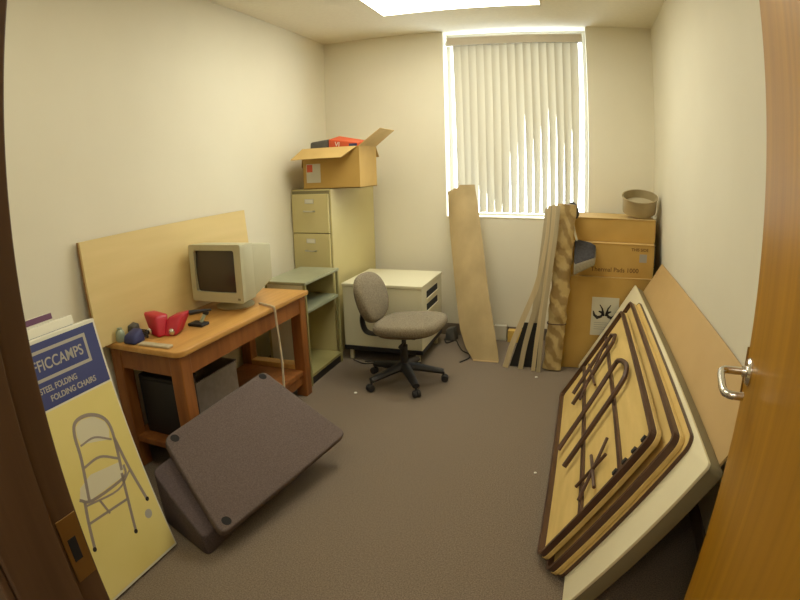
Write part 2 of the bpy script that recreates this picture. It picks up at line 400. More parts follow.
# white slab table top
Fw = lean(.064, 1.42, .037)
t4 = thing('table_top_slab', 'long white laminate table top leaning behind the brown-framed folding tables', 'table top', (.3, 2.7, 0))
bm = NB(); prism(bm, rrect(0, 0, .742, 2.485, .02), -.012, 0, Fw, bev=.002); obj('laminate_face', bm, 'white_laminate', t4, smooth=True)
bm = NB(); prism(bm, rrect(.004, .004, .738, 2.481, .02), -.070, -.0125, Fw, bev=.002); obj('core', bm, 'grey_edge', t4, smooth=True, label='olive grey edge of the slab')
# thin tan top with dark edge
Ft = lean(.048, 1.587, .012)
t3 = thing('table_top', 'thin tan table top with a narrow dark edge, against the white slab', 'table top', (.25, 2.5, 0))
bm = NB(); prism(bm, rrect(.004, .004, .758, 1.846, .05), -.012, 0, Ft); obj('board', bm, 'table_under', t3)
bm = NB(); ring(bm, rrect(0, 0, .762, 1.85, .054), rrect(.0045, .0045, .7575, 1.8455, .0495), -.0135, .0015, Ft); obj('edge_band', bm, 'brown_metal', t3)
def folding_table(F, wd, ln, label, near=True):
    t = thing('folding_table', label, 'folding table', tuple(F @ Vector((wd / 2, ln / 2, 0)))[:2] + (0,), 'folding tables leaning on the right wall')
    bm = NB(); prism(bm, rrect(0, 0, wd, ln, .045), -.046, -.026, F, bev=.002); tp = obj('tabletop', bm, 'table_under', t)
    bm = NB(); prism(bm, rrect(.02, .02, wd - .02, ln - .02, .03), -.0262, -.0255, F)
    bm.free()
    bm = NB(); ring(bm, rrect(.003, .003, wd - .003, ln - .003, .043), rrect(.018, .018, wd - .018, ln - .018, .025), -.026, 0, F); obj('apron', bm, 'brown_metal', t)
    if not near: return t
    for k_ in range(4):
        a = wd - .05 - .055 * k_
        bm = NB(); box(bm, (a - .012, .026, -.02), (a + .012, .045, .003), F, bev=.002); obj('stacking_pad', bm, 'black_rubber', t)
    if not near: return t
    for a in (.26, .50):
        bm = NB(); box(bm, (a - .009, .03, -.025), (a + .009, ln - .03, -.010), F, bev=.001); obj('runner', bm, 'brown_metal', t)
    def leg(sg, y0, x0, x1, yfeet, yhinge):
        # a U of round tube: two posts joined by a rounded foot bar
        r_ = .013; rad = (x1 - x0) / 2; ym = yfeet; pts = [(x0, yhinge, .002)]
        pts += [(x0, ym - sg * rad * .35, .004)]
        for q in range(9):
            an = PI * q / 8; pts.append(((x0 + x1) / 2 - rad * math.cos(an), ym + sg * rad * .65 * (math.sin(an)) - sg * rad * .35, .004))
        pts += [(x1, yhinge, .002)]
        bm = NB(); tube(bm, [F @ Vector(p) for p in pts], r_, 8); lg = obj('leg_frame', bm, 'brown_metal', t, smooth=True)
        return lg
    # the near leg frame folded slantwise in view, its closed end high; the second lies towards the far end
    bm = NB()
    pts = [(.14, .53, .004), (.36, .60, .004), (.58, .66, .004), (.625, .70, .004), (.64, .77, .004), (.63, .84, .004), (.60, .93, .004), (.56, .955, .004), (.36, .89, .004), (.14, .82, .004), (.07, .79, .004)]
    tube(bm, [F @ Vector(p) for p in spline(pts, 4)], .013, 8); obj('leg_frame', bm, 'brown_metal', t, smooth=True)
    bm = NB(); tube(bm, [F @ Vector(p) for p in ((.17, 1.18, .0), (.36, 1.24, .0), (.575, 1.30, .0), (.60, 1.36, .0), (.575, 1.44, .0), (.36, 1.40, .0), (.17, 1.33, .0))], .012, 8); obj('leg_frame', bm, 'brown_metal', t, smooth=True)
    for pts in (((.34, .36, -.004), (.36, .09, -.004)), ((.24, .24, -.002), (.44, .23, -.002)), ((.26, .12, -.004), (.45, .35, -.004)), ((.33, 1.48, -.004), (.38, 1.06, -.004)), ((.24, 1.12, -.002), (.46, 1.40, -.002))):
        bm = NB(); tube(bm, [F @ Vector(p) for p in pts], .0075, 8); obj('brace', bm, 'brown_metal', t, smooth=True)
    return t
folding_table(lean(-.008, 1.607, .023), .75, 1.856, 'brown-edged folding table leaning second in the row, partly hidden by the front one', near=False)
folding_table(lean(-.062, 1.675, .040), .70, 1.64, 'front folding table leaning with folded brown legs and tan underside facing the room')

# ------------------------------------------------------------------ back right: cartons and what lies on them
def tape(bm, *a): return bm
BX = thing('cardboard_carton', 'big brown carton at the bottom of the stack, with a white symbol sheet on it', 'box', (.27, 4.2, 0))
obj('carton_body', box(NB(), (-.063, 3.93, 0), (.595, 4.50, .709), bev=.004), 'cardboard', BX)
obj('top_flap', box(NB(), (-.066, 3.926, .7092), (.598, 4.19, .7135), bev=.001), 'cardboard_light', BX)
obj('top_flap', box(NB(), (-.066, 4.195, .7092), (.598, 4.50, .7135), bev=.001), 'cardboard_light', BX)
# the sheet: two curled hook marks and faint print under them
sx0, sx1, sz0, sz1 = .153, .357, .272, .562
st = obj('symbol_sheet', box(NB(), (sx0, 3.9275, sz0), (sx1, 3.9295, sz1)), 'sheet_grey', BX, label='white sheet with two dark hook marks')
def mark(pts, wd=.010):
    """a tapering pen stroke on the sheet: (across, up, width)"""
    t = bmesh.new(); a = []; b = []
    P = [Vector((p[0], p[1])) for p in pts]
    for i, p in enumerate(P):
        d = (P[min(i + 1, len(P) - 1)] - P[max(i - 1, 0)]).normalized(); nn = Vector((-d.y, d.x)); q = pts[i][2] / 2
        for lst, s in ((a, 1), (b, -1)):
            c = p + nn * q * s; lst.append(t.verts.new((sx0 + c.x, 3.9268, sz0 + c.y)))
    for i in range(len(P) - 1): t.faces.new((a[i], a[i + 1], b[i + 1], b[i]))
    r_ = bmesh.ops.extrude_face_region(t, geom=t.faces[:]); bmesh.ops.translate(t, vec=(0, .0006, 0), verts=[v for v in r_['geom'] if isinstance(v, bmesh.types.BMVert)])
    bmesh.ops.recalc_face_normals(t, faces=t.faces); return t
bm = NB()
for s in (1, -1):
    X = lambda v: .102 + s * v
    merge(bm, mark([(X(-.088), .185, .008), (X(-.08), .155, .018), (X(-.055), .135, .026), (X(-.028), .145, .020), (X(-.012), .17, .016), (X(-.022), .205, .012), (X(-.042), .235, .006)]))
    merge(bm, mark([(X(-.005), .15, .014), (X(-.02), .175, .022), (X(-.048), .185, .008)]))
obj('symbol', bm, 'ink_black', st)
bm = NB()
for i, (wdt, z) in enumerate(((.15, .095), (.13, .08), (.15, .062), (.1, .046))): box(bm, (sx0 + .025, 3.927, sz0 + z), (sx0 + .025 + wdt, 3.9276, sz0 + z + .004))
obj('print', bm, 'ink_grey', st)
B2 = thing('cardboard_carton', 'low brown carton with dark printing, in the middle of the corner stack', 'box', (.29, 4.2, .73))
obj('carton_body', box(NB(), (-.02, 3.95, .714), (.60, 4.42, .956), bev=.004), 'cardboard', B2)
obj('top_flap', box(NB(), (-.02, 3.946, .9562), (.60, 4.18, .9602), bev=.001), 'cardboard_light', B2)
obj('tape_end', box(NB(), (.6003, 3.97, .79), (.612, 4.1, .95)), 'black_plastic', B2)
mF = frame((.29, 3.9492, .79), (1, 0, 0), (0, 0, 1))
text('printed_line', 'Thermal Pads 1000', .046, frame((.31, 3.949, .765), (1, 0, 0), (0, 0, 1)), 'ink_brown', B2, sx=1.0)
text('printed_line', 'THIS SIDE', .030, frame((.49, 3.949, .92), (1, 0, 0), (0, 0, 1)), 'ink_brown', B2)
obj('label_patch', box(NB(), (.49, 3.9485, .83), (.545, 3.9495, .89)), 'ink_grey', B2)
B3 = thing('cardboard_carton', 'flat brown carton topping the stack under the round tub', 'box', (.3, 4.25, .977))
obj('carton_body', box(NB(), (-.03, 4.02, .9607), (.61, 4.46, 1.130), bev=.004), 'cardboard', B3)
obj('top_flap', box(NB(), (-.03, 4.016, 1.1302), (.61, 4.235, 1.134), bev=.001), 'cardboard_light', B3)
obj('top_flap', box(NB(), (-.03, 4.24, 1.1302), (.61, 4.46, 1.134), bev=.001), 'cardboard_light', B3)
# round tub
TT = Matrix.Translation((.50, 4.20, 1.1343 + .0445)) @ Matrix.Rotation(math.radians(19), 4, 'X')
tb = thing('round_tub', 'round grey-brown metal tub tipped forward on the topmost carton in the corner', 'tub', (.5, 4.22, 1.187))
prof = [(.122, 0), (.13, .005), (.135, .118), (.141, .121), (.141, .127), (.131, .127), (.126, .02), (.0, .02)]
bm = NB(); lathe(bm, [(.0, .0)] + prof, TT, 36, cap=False); bmesh.ops.remove_doubles(bm, verts=bm.verts, dist=1e-5); obj('tub_body', bm, 'bin_metal', tb, smooth=True)
bm = NB(); lathe(bm, [(.0, .06), (.128, .06), (.1275, .064), (0, .068)], TT, 32, cap=False); bmesh.ops.remove_doubles(bm, verts=bm.verts, dist=1e-5); obj('tub_filling', bm, 'bin_inside', tb, smooth=True)
# wedge cushion on the lower carton
bm = NB()
lo = [(-.125, 3.86, .735), (.13, 3.83, .80), (.16, 3.945, .84), (-.06, 3.945, .80)]
sc_ = thing('seat_cushion', 'dark seat cushion with grey side, jutting out between bundle and middle carton', 'cushion', (0, 3.86, .73))
A = [(.004, 3.79, .738), (.155, 3.81, .815), (.165, 3.94, .85), (.004, 3.94, .80)]
B_ = [(.006, 3.80, .835), (.15, 3.82, .885), (.12, 3.935, .965), (.006, 3.935, .985)]
A2 = [(p[0], p[1], p[2]) for p in A]
bm = NB(); hexa(bm, A2, [(a[0], a[1], a[2] * .22 + b[2] * .78) for a, b in zip(A, B_)], bev=.012, seg=3); obj('foam_side', bm, 'foam_grey', sc_, smooth=True, label='grey underside of the cushion')
bm = NB(); hexa(bm, [(a[0], a[1], a[2] * .21 + b[2] * .79) for a, b in zip(A, B_)], B_, bev=.008, seg=2); obj('seat_cover', bm, 'foam_dark', sc_, smooth=True, label='black top cover')

# ------------------------------------------------------------------ bundle, planks, roll, small things at the back wall
bd_ = thing('wrapped_bundle', 'tall bundle wrapped in creased brown paper, leaning before the cartons', 'bundle', (-.125, 3.83, 0))
def crumple(bot, top, rx, ry, seed, n_=46, seg=22, amp=.010, M_=None):
    rnd = random.Random(seed); t = bmesh.new(); rings = []; ph = [rnd.uniform(0, 6.28) for _ in range(5)]
    b, tt = Vector(bot), Vector(top); ax = (tt - b).normalized(); ux = Vector((1, 0, 0)); ux = (ux - ax * ux.dot(ax)).normalized(); uy = ax.cross(ux)
    for i in range(n_ + 1):
        f = i / n_; c = b + (tt - b) * f; r_ = []
        for j in range(seg):
            a = 2 * PI * j / seg; ca, sa = math.cos(a), math.sin(a)
            q = .38; sx = math.copysign(abs(ca) ** (2 * q), ca); sy = math.copysign(abs(sa) ** (2 * q), sa)
            z = f * (tt - b).length
            d = amp * (abs(math.sin(2.0 * a + z * 16 + ph[0])) - .5) + amp * .6 * math.sin(3 * a - z * 23 + ph[1]) + amp * .4 * math.sin(z * 60 + a + ph[2])
            d -= .012 * math.exp(-((z - .36) / .012) ** 2)
            r_.append(t.verts.new(c + ux * sx * (rx + d) + uy * sy * (ry + d)))
        rings.append(r_)
    for A_, Bq in zip(rings, rings[1:]):
        for j in range(seg): t.faces.new((A_[j], A_[(j + 1) % seg], Bq[(j + 1) % seg], Bq[j]))
    t.faces.new(rings[0][::-1]); t.faces.new(rings[-1]); bmesh.ops.recalc_face_normals(t, faces=t.faces)
    bm = NB(); merge(bm, t); return bm
bb, bt = (-.120, 3.852, .012), (-.058, 3.875, 1.235)
obj('paper_wrap', crumple(bb, bt, .066, .036, 3, amp=.007), 'kraft_wrap', bd_, smooth=True)
c36 = Vector(bb) + (Vector(bt) - Vector(bb)) * .29
bm = NB(); tube(bm, [c36 + Vector((.070 * math.copysign(abs(math.cos(a)) ** .7, math.cos(a)), .042 * math.copysign(abs(math.sin(a)) ** .7, math.sin(a)), 0)) for a in (2 * PI * q / 20 for q in range(20))], .004, 6, closed=True)
obj('tie_band', bm, 'brown_metal', bd_)
bm = NB(); lathe(bm, [(.0, -.02), (.030, -.02), (.044, 0), (.046, .04), (.034, .08), (.013, .10), (0, .102)], frame((-.012, 3.965, 1.145), (1, 0, .1), (0, 1, 0)), 18, cap=False); bmesh.ops.remove_doubles(bm, verts=bm.verts, dist=1e-5)
o = obj('dark_bag', bm, 'foam_dark', smooth=True); tag(o, 'small dark cloth bag hung at the top of the wrapped bundle', 'bag')
bm = NB(); tube(bm, spline([(-.018, 3.925, 1.13), (-.006, 3.915, 1.07), (.006, 3.912, 1.02), (.020, 3.905, .975)], 5), .008, 8)
o = obj('cloth_strap', bm, 'paper_white', smooth=True); tag(o, 'short pale strap dangling beside the bundle above the cushion', 'strap')
def plank(path, wd, th, mat, label):
    """a springy thin board bowed along its path"""
    P = spline(path, 6); t = bmesh.new(); rows = []
    for i, p in enumerate(P):
        d = (P[min(i + 1, len(P) - 1)] - P[max(i - 1, 0)]).normalized(); wv = Vector((1, .12, 0)); wv = (wv - d * wv.dot(d)).normalized(); nv = d.cross(wv)
        rows.append([t.verts.new(p + wv * a + nv * b) for a, b in ((-wd / 2, -th / 2), (wd / 2, -th / 2), (wd / 2, th / 2), (-wd / 2, th / 2))])
    for A_, Bq in zip(rows, rows[1:]):
        for j in range(4): t.faces.new((A_[j], A_[(j + 1) % 4], Bq[(j + 1) % 4], Bq[j]))
    t.faces.new(rows[0]); t.faces.new(rows[-1][::-1]); bmesh.ops.recalc_face_normals(t, faces=t.faces)
    bm = NB(); merge(bm, t); o = obj('wooden_plank', bm, mat); tag(o, label, 'plank', 'thin boards fanned out beside the bundle'); return o
plank([(-.472, 3.828, .004), (-.425, 3.830, .19), (-.345, 3.832, .41), (-.252, 3.835, .67), (-.190, 3.838, .98), (-.170, 3.84, 1.222)], .040, .008, 'pale_wood', 'outermost pale plank of the fan, its foot nearest the cardboard sheet')
plank([(-.355, 3.815, .004), (-.328, 3.816, .19), (-.280, 3.817, .41), (-.215, 3.82, .67), (-.168, 3.822, .98), (-.150, 3.825, 1.225)], .036, .008, 'grey_wood', 'thin plank second from the sheet side of the fan')
plank([(-.256, 3.795, .004), (-.240, 3.795, .25), (-.212, 3.795, .50), (-.180, 3.797, .80), (-.155, 3.80, 1.03), (-.142, 3.80, 1.232)], .030, .008, 'pale_wood', 'pale plank third in the fan, close to the wrapped bundle')
plank([(-.216, 3.775, .004), (-.208, 3.775, .25), (-.190, 3.775, .50), (-.158, 3.775, .80), (-.130, 3.776, 1.03), (-.115, 3.777, 1.228)], .030, .008, 'grey_wood', 'plank standing tight against the wrapped bundle')
# wide grey board behind the planks plus dark sheets low down
F = frame((-.262, 3.905, .40), Vector((.085, .0, .80)), (1, 0, 0))
o = obj('leaning_board', box(NB(), (-.395, -.035, -.004), (.80, .06, .004), F), 'grey_wood'); tag(o, 'wide grey board leaning behind the fanned planks', 'board')
bm = NB(); hexa(bm, [(-.445, 3.868, .001), (-.215, 3.868, .001), (-.195, 3.876, .35), (-.345, 3.876, .35)], [(-.445, 3.88, .001), (-.215, 3.88, .001), (-.195, 3.888, .35), (-.345, 3.888, .35)], bev=.002)
o = obj('leaning_sheet', bm, 'black_plastic'); tag(o, 'short black sheet standing low behind the fanned planks', 'sheet')
o = obj('yellow_box', box(NB(), (-.535, 4.43, 0.0), (-.29, 4.50, .105), bev=.003), 'yellow_paper'); tag(o, 'small flat yellow box on the floor by the back wall', 'box')
o = obj('white_box', box(NB(), (-.66, 4.47, 0.0), (-.55, 4.53, .13), bev=.003), 'sheet_grey'); tag(o, 'small grey-white box on the floor beside the yellow one', 'box')
# cardboard sheet rolled into an open trough
rl = thing('cardboard_roll', 'tall tan cardboard sheet half rolled up, leaning on the window wall', 'cardboard', (-.64, 3.95, 0))
t = bmesh.new(); rows = []; n_ = 30
RL = [(0, -.745, -.537), (.07, -.815, -.556), (.17, -.872, -.592), (.38, -.935, -.665), (.72, -1.022, -.756), (.88, -1.052, -.800), (1, -1.070, -.838)]
for i in range(n_ + 1):
    f = i / n_
    for a_, b_2 in zip(RL, RL[1:]):
        if a_[0] <= f <= b_2[0]: g_ = (f - a_[0]) / (b_2[0] - a_[0]); xl = a_[1] + (b_2[1] - a_[1]) * g_; xr = a_[2] + (b_2[2] - a_[2]) * g_
    y = 3.93 + .53 * f; z = 1.33 * f; dep = .012 + .05 * f; r_ = []
    for j in range(15):
        sv = -1 + 2 * j / 14; top = 0
        if i == n_: top = (-.07 if sv < -.8 else -.035 if sv < -.5 else -.015 if sv < -.1 else .012)
        r_.append(t.verts.new(((xl + xr) / 2 + sv * (xr - xl) / 2, y + dep * (sv * sv - .5), z + top)))
    rows.append(r_)
for A_, Bq in zip(rows, rows[1:]):
    for j in range(14): t.faces.new((A_[j], A_[j + 1], Bq[j + 1], Bq[j]))
bmesh.ops.recalc_face_normals(t, faces=t.faces); bmesh.ops.solidify(t, geom=t.faces[:], thickness=.006)
for v in t.verts: v.co.z = max(v.co.z, .001)
bm = NB(); merge(bm, t); obj('sheet', bm, 'cardboard_roll', rl, smooth=True)
bm = NB(); box(bm, (-.74, 3.915, .0005), (-.54, 3.923, .010)); obj('folded_end', bm, 'cardboard_edge', rl)

# ------------------------------------------------------------------ tan filing cabinet with an open carton on it
ca = math.radians(8); FRc = Vector((-1.843, 3.80, 0))
Fc = frame(FRc - Vector((.385 * math.cos(ca), -.385 * math.sin(ca), 0)), (math.cos(ca), -math.sin(ca), 0), (math.sin(ca), math.cos(ca), 0))   # x across front, y into depth, z up
CH = 1.348
fc = thing('filing_cabinet', 'tall tan four-drawer filing cabinet in the back left corner', 'cabinet', tuple(Fc @ Vector((.19, .35, 0))))
obj('cabinet_body', box(NB(), (0, .012, 0), (.385, .695, CH), Fc, bev=.003), 'cabinet_tan', fc)
obj('drawer_gap', box(NB(), (.012, .006, .04), (.373, .0118, CH - .012), Fc), 'cabinet_gap', fc)
for q in range(4):
    z0 = .045 + q * .318; dwr = obj('drawer', box(NB(), (.014, -.012, z0), (.371, .0118, z0 + .311), Fc, bev=.004), 'cabinet_tan', fc)
    bm = NB(); ring(bm, [(.150, z0 + .235), (.235, z0 + .235), (.235, z0 + .272), (.150, z0 + .272)], [(.155, z0 + .24), (.230, z0 + .24), (.230, z0 + .267), (.155, z0 + .267)], .012, .0155, Fc @ Matrix(((1, 0, 0, 0), (0, 0, -1, 0), (0, 1, 0, 0), (0, 0, 0, 1))))
    obj('label_holder', bm, 'satin_metal', dwr)
    obj('label_card', box(NB(), (.155, -.0135, z0 + .24), (.230, -.0122, z0 + .267), Fc), 'paper_white', dwr)
    bm = NB(); tube(bm, [Fc @ Vector(p) for p in ((.145, -.012, z0 + .175), (.147, -.032, z0 + .175), (.165, -.036, z0 + .175), (.22, -.036, z0 + .175), (.238, -.032, z0 + .175), (.24, -.012, z0 + .175))], .006, 8); obj('handle', bm, 'satin_metal', dwr, smooth=True)
# open carton
cx0, cx1, cy0, cy1, cz = -2.09, -1.60, 3.84, 4.20, CH + .0005
oc = thing('cardboard_carton', 'open carton with raised flaps standing on the tan filing cabinet', 'box', (-1.84, 4.0, cz))
bm = NB(); hh = .325; tk = .006
box(bm, (cx0, cy0, cz), (cx1, cy0 + tk, cz + hh)); box(bm, (cx0, cy1 - tk, cz), (cx1, cy1, cz + hh)); box(bm, (cx0, cy0 + tk, cz), (cx0 + tk, cy1 - tk, cz + hh)); box(bm, (cx1 - tk, cy0 + tk, cz), (cx1, cy1 - tk, cz + hh)); box(bm, (cx0, cy0, cz), (cx1, cy1, cz + tk))
obj('carton_body', bm, 'cardboard', oc)
def flap(p0, p1, out, mat='cardboard_light'):
    p0, p1, out = Vector(p0), Vector(p1), Vector(out); nn = (p1 - p0).cross(out).normalized() * .005
    q = [p0, p1, p1 + out * 1.0 - (p1 - p0).normalized() * .02, p0 + out + (p1 - p0).normalized() * .02]
    bm = NB(); hexa(bm, q, [v + nn for v in q]); obj('flap', bm, mat, oc)
zt = cz + hh
flap((cx0, cy0 - .001, zt), (cx1 - .02, cy0 - .001, zt), (-.055, -.135, -.085))
flap((cx1, cy1, zt), (cx1, cy0, zt), (.17, .0, .125), 'cardboard_light')
flap((cx0, cy0, zt), (cx0, cy1, zt), (-.02, .0, -.15))
flap((cx1, cy1 + .001, zt), (cx0, cy1 + .001, zt), (.0, .12, -.08))
lb = obj('shipping_label', box(NB(), (cx0 + .03, cy0 - .0015, cz + .05), (cx0 + .155, cy0 - .0004, cz + .20)), 'sheet_grey', oc, label='pale shipping label with a red corner')
obj('label_mark', box(NB(), (cx0 + .035, cy0 - .002, cz + .135), (cx0 + .085, cy0 - .0014, cz + .195)), 'orange_red', lb)
# things sticking out of it
bm = NB(); hexa(bm, [(-2.05, 3.88, zt - .12), (-1.90, 3.88, zt - .12), (-1.90, 4.10, zt - .12), (-2.05, 4.10, zt - .12)], [(-2.04, 3.88, zt + .05), (-1.88, 3.88, zt + .065), (-1.88, 4.08, zt + .085), (-2.04, 4.08, zt + .06)], bev=.015, seg=3)
o = obj('grey_case', bm, 'dark_grey', smooth=True); tag(o, 'rounded dark grey case poking out of the open carton', 'case')
rb = thing('red_package', 'orange-red package with white lettering lying in the open carton', 'package', (-1.76, 3.97, zt - .1))
bm = NB(); hexa(bm, [(-1.875, 3.88, zt - .1), (-1.63, 3.88, zt - .1), (-1.63, 4.08, zt - .1), (-1.875, 4.08, zt - .1)], [(-1.875, 3.88, zt + .065), (-1.63, 3.88, zt + .025), (-1.63, 4.08, zt + .05), (-1.875, 4.08, zt + .10)], bev=.006); obj('package_body', bm, 'orange_red', rb)
fr = frame((-1.80, 3.8785, zt + .02), (1, 0, -.12), (0, 0, 1)); text('lettering', 'VI', .05, fr, 'paper_white', rb)
obj('dark_end', box(NB(), (-1.70, 3.877, zt - .05), (-1.633, 3.8798, zt + .022)), 'navy', rb)

# ------------------------------------------------------------------ low cream cabinet with a black base
lc = thing('storage_cabinet', 'low cream steel cabinet with dark slots, standing behind the swivel chair', 'cabinet', (-1.42, 4.0, 0))
x0, x1, y0, y1 = -1.735, -1.093, 3.72, 4.32
obj('cabinet_body', box(NB(), (x0, y0, .118), (x1, y1, .60), bev=.006), 'cabinet_cream', lc)
obj('top_panel', box(NB(), (x0 - .004, y0 - .006, .6005), (x1 + .004, y1, .622), bev=.003), 'cabinet_cream', lc)
obj('base_frame', box(NB(), (x0 - .002, y0 - .004, .085), (x1 + .002, y1, .1175), bev=.002), 'black_plastic', lc)
for xx in (x0 + .03, x1 - .06):
    for yy in (y0 + .02, y1 - .06): obj('foot', box(NB(), (xx, yy, 0), (xx + .03, yy + .03, .085), bev=.002), 'cabinet_cream', lc)
for z in (.505, .405):
    bm = NB(); box(bm, (x1 - .002, y0 + .13, z), (x1 + .0015, y0 + .45, z + .052)); sl = obj('drawer_slot', bm, 'dark_hole', lc)
    bm = NB(); box(bm, (x1 + .0015, y0 + .12, z - .014), (x1 + .008, y0 + .46, z)); obj('slot_lip', bm, 'cabinet_cream', sl)

# ------------------------------------------------------------------ green-grey metal shelf unit
sx_, sX, sy_, sY, sh = -2.06, -1.735, 3.125, 3.665, .752
mu = thing('metal_shelf_unit', 'green-grey metal shelf unit standing between desk and filing cabinet', 'shelf', ((sx_ + sX) / 2, (sy_ + sY) / 2, 0))
for xx in (sx_, sX - .02):
    for yy in (sy_, sY - .02): obj('post', box(NB(), (xx, yy, 0.0), (xx + .02, yy + .02, sh - .02), bev=.002), 'shelf_green', mu)
obj('top_panel', box(NB(), (sx_ - .004, sy_ - .004, sh - .02), (sX + .004, sY + .004, sh), bev=.003), 'shelf_top', mu)
for z in (.06, .53): obj('shelf', box(NB(), (sx_ + .004, sy_ + .004, z), (sX - .002, sY - .004, z + .022), bev=.002), 'shelf_green' if z < .3 else 'shelf_top', mu)
obj('back_panel', box(NB(), (sx_ + .001, sy_ + .02, .08), (sx_ + .006, sY - .02, sh - .02)), 'shelf_green', mu)
obj('end_panel', box(NB(), (sx_ + .02, sY - .008, .08), (sX - .045, sY - .003, sh - .02)), 'cabinet_tan', mu)
obj('end_panel', box(NB(), (sx_ + .02, sy_ + .002, .08), (sX - .02, sy_ + .007, sh - .02)), 'cabinet_cream', mu, label='pale end panel facing the desk')
obj('shade_strip', box(NB(), (sX - .03, sy_ + .02, .0), (sX - .012, sY - .02, .06)), 'black_plastic', mu)  # black strip standing in for the shade beneath the shelf unit

# ------------------------------------------------------------------ wooden desk
dk = thing('wooden_desk', 'sturdy oak desk with reddish legs along the left wall', 'desk', (-1.93, 2.42, 0))
dx0, dx1, dy0, dy1, dz = -2.205, -1.672, 1.755, 3.05, .722
bm = NB(); pl_ = [(dx0, dy0), (dx1 - .05, dy0)] + [(dx1 - .05 + .05 * math.sin(a), dy0 + .05 - .05 * math.cos(a)) for a in (PI / 2 * q / 6 for q in range(1, 7))] + [(dx1, dy1), (dx0, dy1)]
prism(bm, pl_, dz - .03, dz, bev=.006, seg=3); obj('desktop', bm, 'oak_top', dk, smooth=True)
obj('apron', box(NB(), (dx1 - .045, dy0 + .05, dz - .135), (dx1 - .02, dy1 - .03, dz - .0302)), 'oak_red', dk)
obj('apron', box(NB(), (dx0 + .04, dy0 + .025, dz - .135), (dx1 - .045, dy0 + .05, dz - .0302)), 'oak_red', dk)
obj('apron', box(NB(), (dx0 + .04, dy1 - .055, dz - .135), (dx1 - .045, dy1 - .03, dz - .0302)), 'oak_red', dk)
for xx in (dx0 + .012, dx1 - .092):
    for yy in (dy0 + .018, dy1 - .098): obj('leg', box(NB(), (xx, yy, 0), (xx + .078, yy + .078, dz - .0304), bev=.006), 'oak_red', dk)
obj('lower_shelf', box(NB(), (dx0 + .03, dy0 + .03, .155), (dx1 - .03, dy1 - .03, .19), bev=.004), 'oak_red', dk)
obj('stretcher', box(NB(), (dx0 + .09, dy1 - .10, .190), (dx1 - .09, dy1 - .02, .225), bev=.004), 'oak_top', dk)
obj('stretcher', box(NB(), (dx1 - .085, dy0 + .1, .085), (dx1 - .04, dy1 - .1, .1545), bev=.004), 'oak_red', dk)
# board leaning on the wall behind the desk
F = frame((-2.150, 1.665, dz + .0005), Vector((-.045, 0, .53)), (0, 1, 0))
pb = thing('plywood_board', 'pale plywood board standing on the desk against the left wall', 'board', (-2.17, 2.38, dz))
obj('board_face', box(NB(), (0, 0, -.013), (.532, 1.455, -.0), F, bev=.001), 'plywood', pb)
obj('board_edge', box(NB(), (0, 0, .0003), (.532, 1.455, .014), F, bev=.001), 'plywood_edge', pb)
# crates below
cr = thing('grey_crate', 'grey crate on the lower shelf of the oak desk', 'crate', (-2.03, 2.26, .19))
bm = NB(); c0, c1, e0, e1 = -2.15, -1.88, 2.02, 2.47
ring(bm, rrect(c0, e0, c1, e1, .02), rrect(c0 + .008, e0 + .008, c1 - .008, e1 - .008, .014), .1905, .415); prism(bm, rrect(c0 + .006, e0 + .006, c1 - .006, e1 - .006, .014), .1905, .2); obj('crate_body', bm, 'crate_grey', cr)
bm = NB(); ring(bm, rrect(c0 - .006, e0 - .006, c1 + .006, e1 + .006, .024), rrect(c0 + .006, e0 + .006, c1 - .006, e1 - .006, .014), .405, .42); obj('rim', bm, 'crate_grey', cr)
kb = thing('black_bin', 'black storage bin under the near end of the desk', 'bin', (-1.98, 1.92, .19))
bm = NB(); prism(bm, rrect(-2.11, 1.86, -1.80, 1.995, .02), .1905, .50, bev=.006); obj('bin_body', bm, 'black_plastic', kb, smooth=True)
bm = NB(); prism(bm, rrect(-2.112, 1.858, -1.792, 2.003, .024), .5002, .52, bev=.004); obj('lid', bm, 'black_rubber', kb, smooth=True)
bm = NB(); tube(bm, spline([(-1.79, 2.62, dz + .0085), (-1.674, 2.57, dz + .009), (-1.655, 2.57, dz - .01), (-1.655, 2.58, dz - .12), (-1.655, 2.60, .40), (-1.655, 2.60, .15), (-1.60, 2.62, .008), (-1.62, 2.75, .008)], 8), .0075, 8)
bm.transform(Matrix.Translation((.004, .02, 0)))
o = obj('electric_cable', bm, 'cord_white', smooth=True); tag(o, 'pale cord hanging from the monitor over the front edge of the desk', 'cable')

# ------------------------------------------------------------------ CRT monitor
mx_, mX, my = -2.118, -1.742, 2.42
mo = thing('crt_monitor', 'beige tube monitor with dark screen standing on the oak desk', 'monitor', (-1.93, 2.6, dz))
zb, ztp = .785, 1.118
F = Matrix(((1, 0, 0, 0), (0, 0, 1, my), (0, 1, 0, 0), (0, 0, 0, 1)))
bm = NB(); ring(bm, rrect(mx_, zb, mX, ztp, .014), rrect(mx_ + .036, zb + .055, mX - .046, ztp - .034, .012), 0, .028, F); bz = obj('bezel', bm, 'monitor_beige', mo, smooth=True)
t = bmesh.new(); a0, a1, b0, b1 = mx_ + .034, mX - .044, zb + .053, ztp - .032; G = []
for i in range(11):
    r_ = []
    for j in range(11):
        u, v = i / 10 * 2 - 1, j / 10 * 2 - 1; r_.append(t.verts.new(((a0 + a1) / 2 + u * (a1 - a0) / 2, my + .006 + .010 * (u * u + v * v), (b0 + b1) / 2 + v * (b1 - b0) / 2)))
    G.append(r_)
for i in range(10):
    for j in range(10): t.faces.new((G[i][j], G[i + 1][j], G[i + 1][j + 1], G[i][j + 1]))
bm = NB(); merge(bm, t); obj('screen', bm, 'monitor_glass', mo, smooth=True)
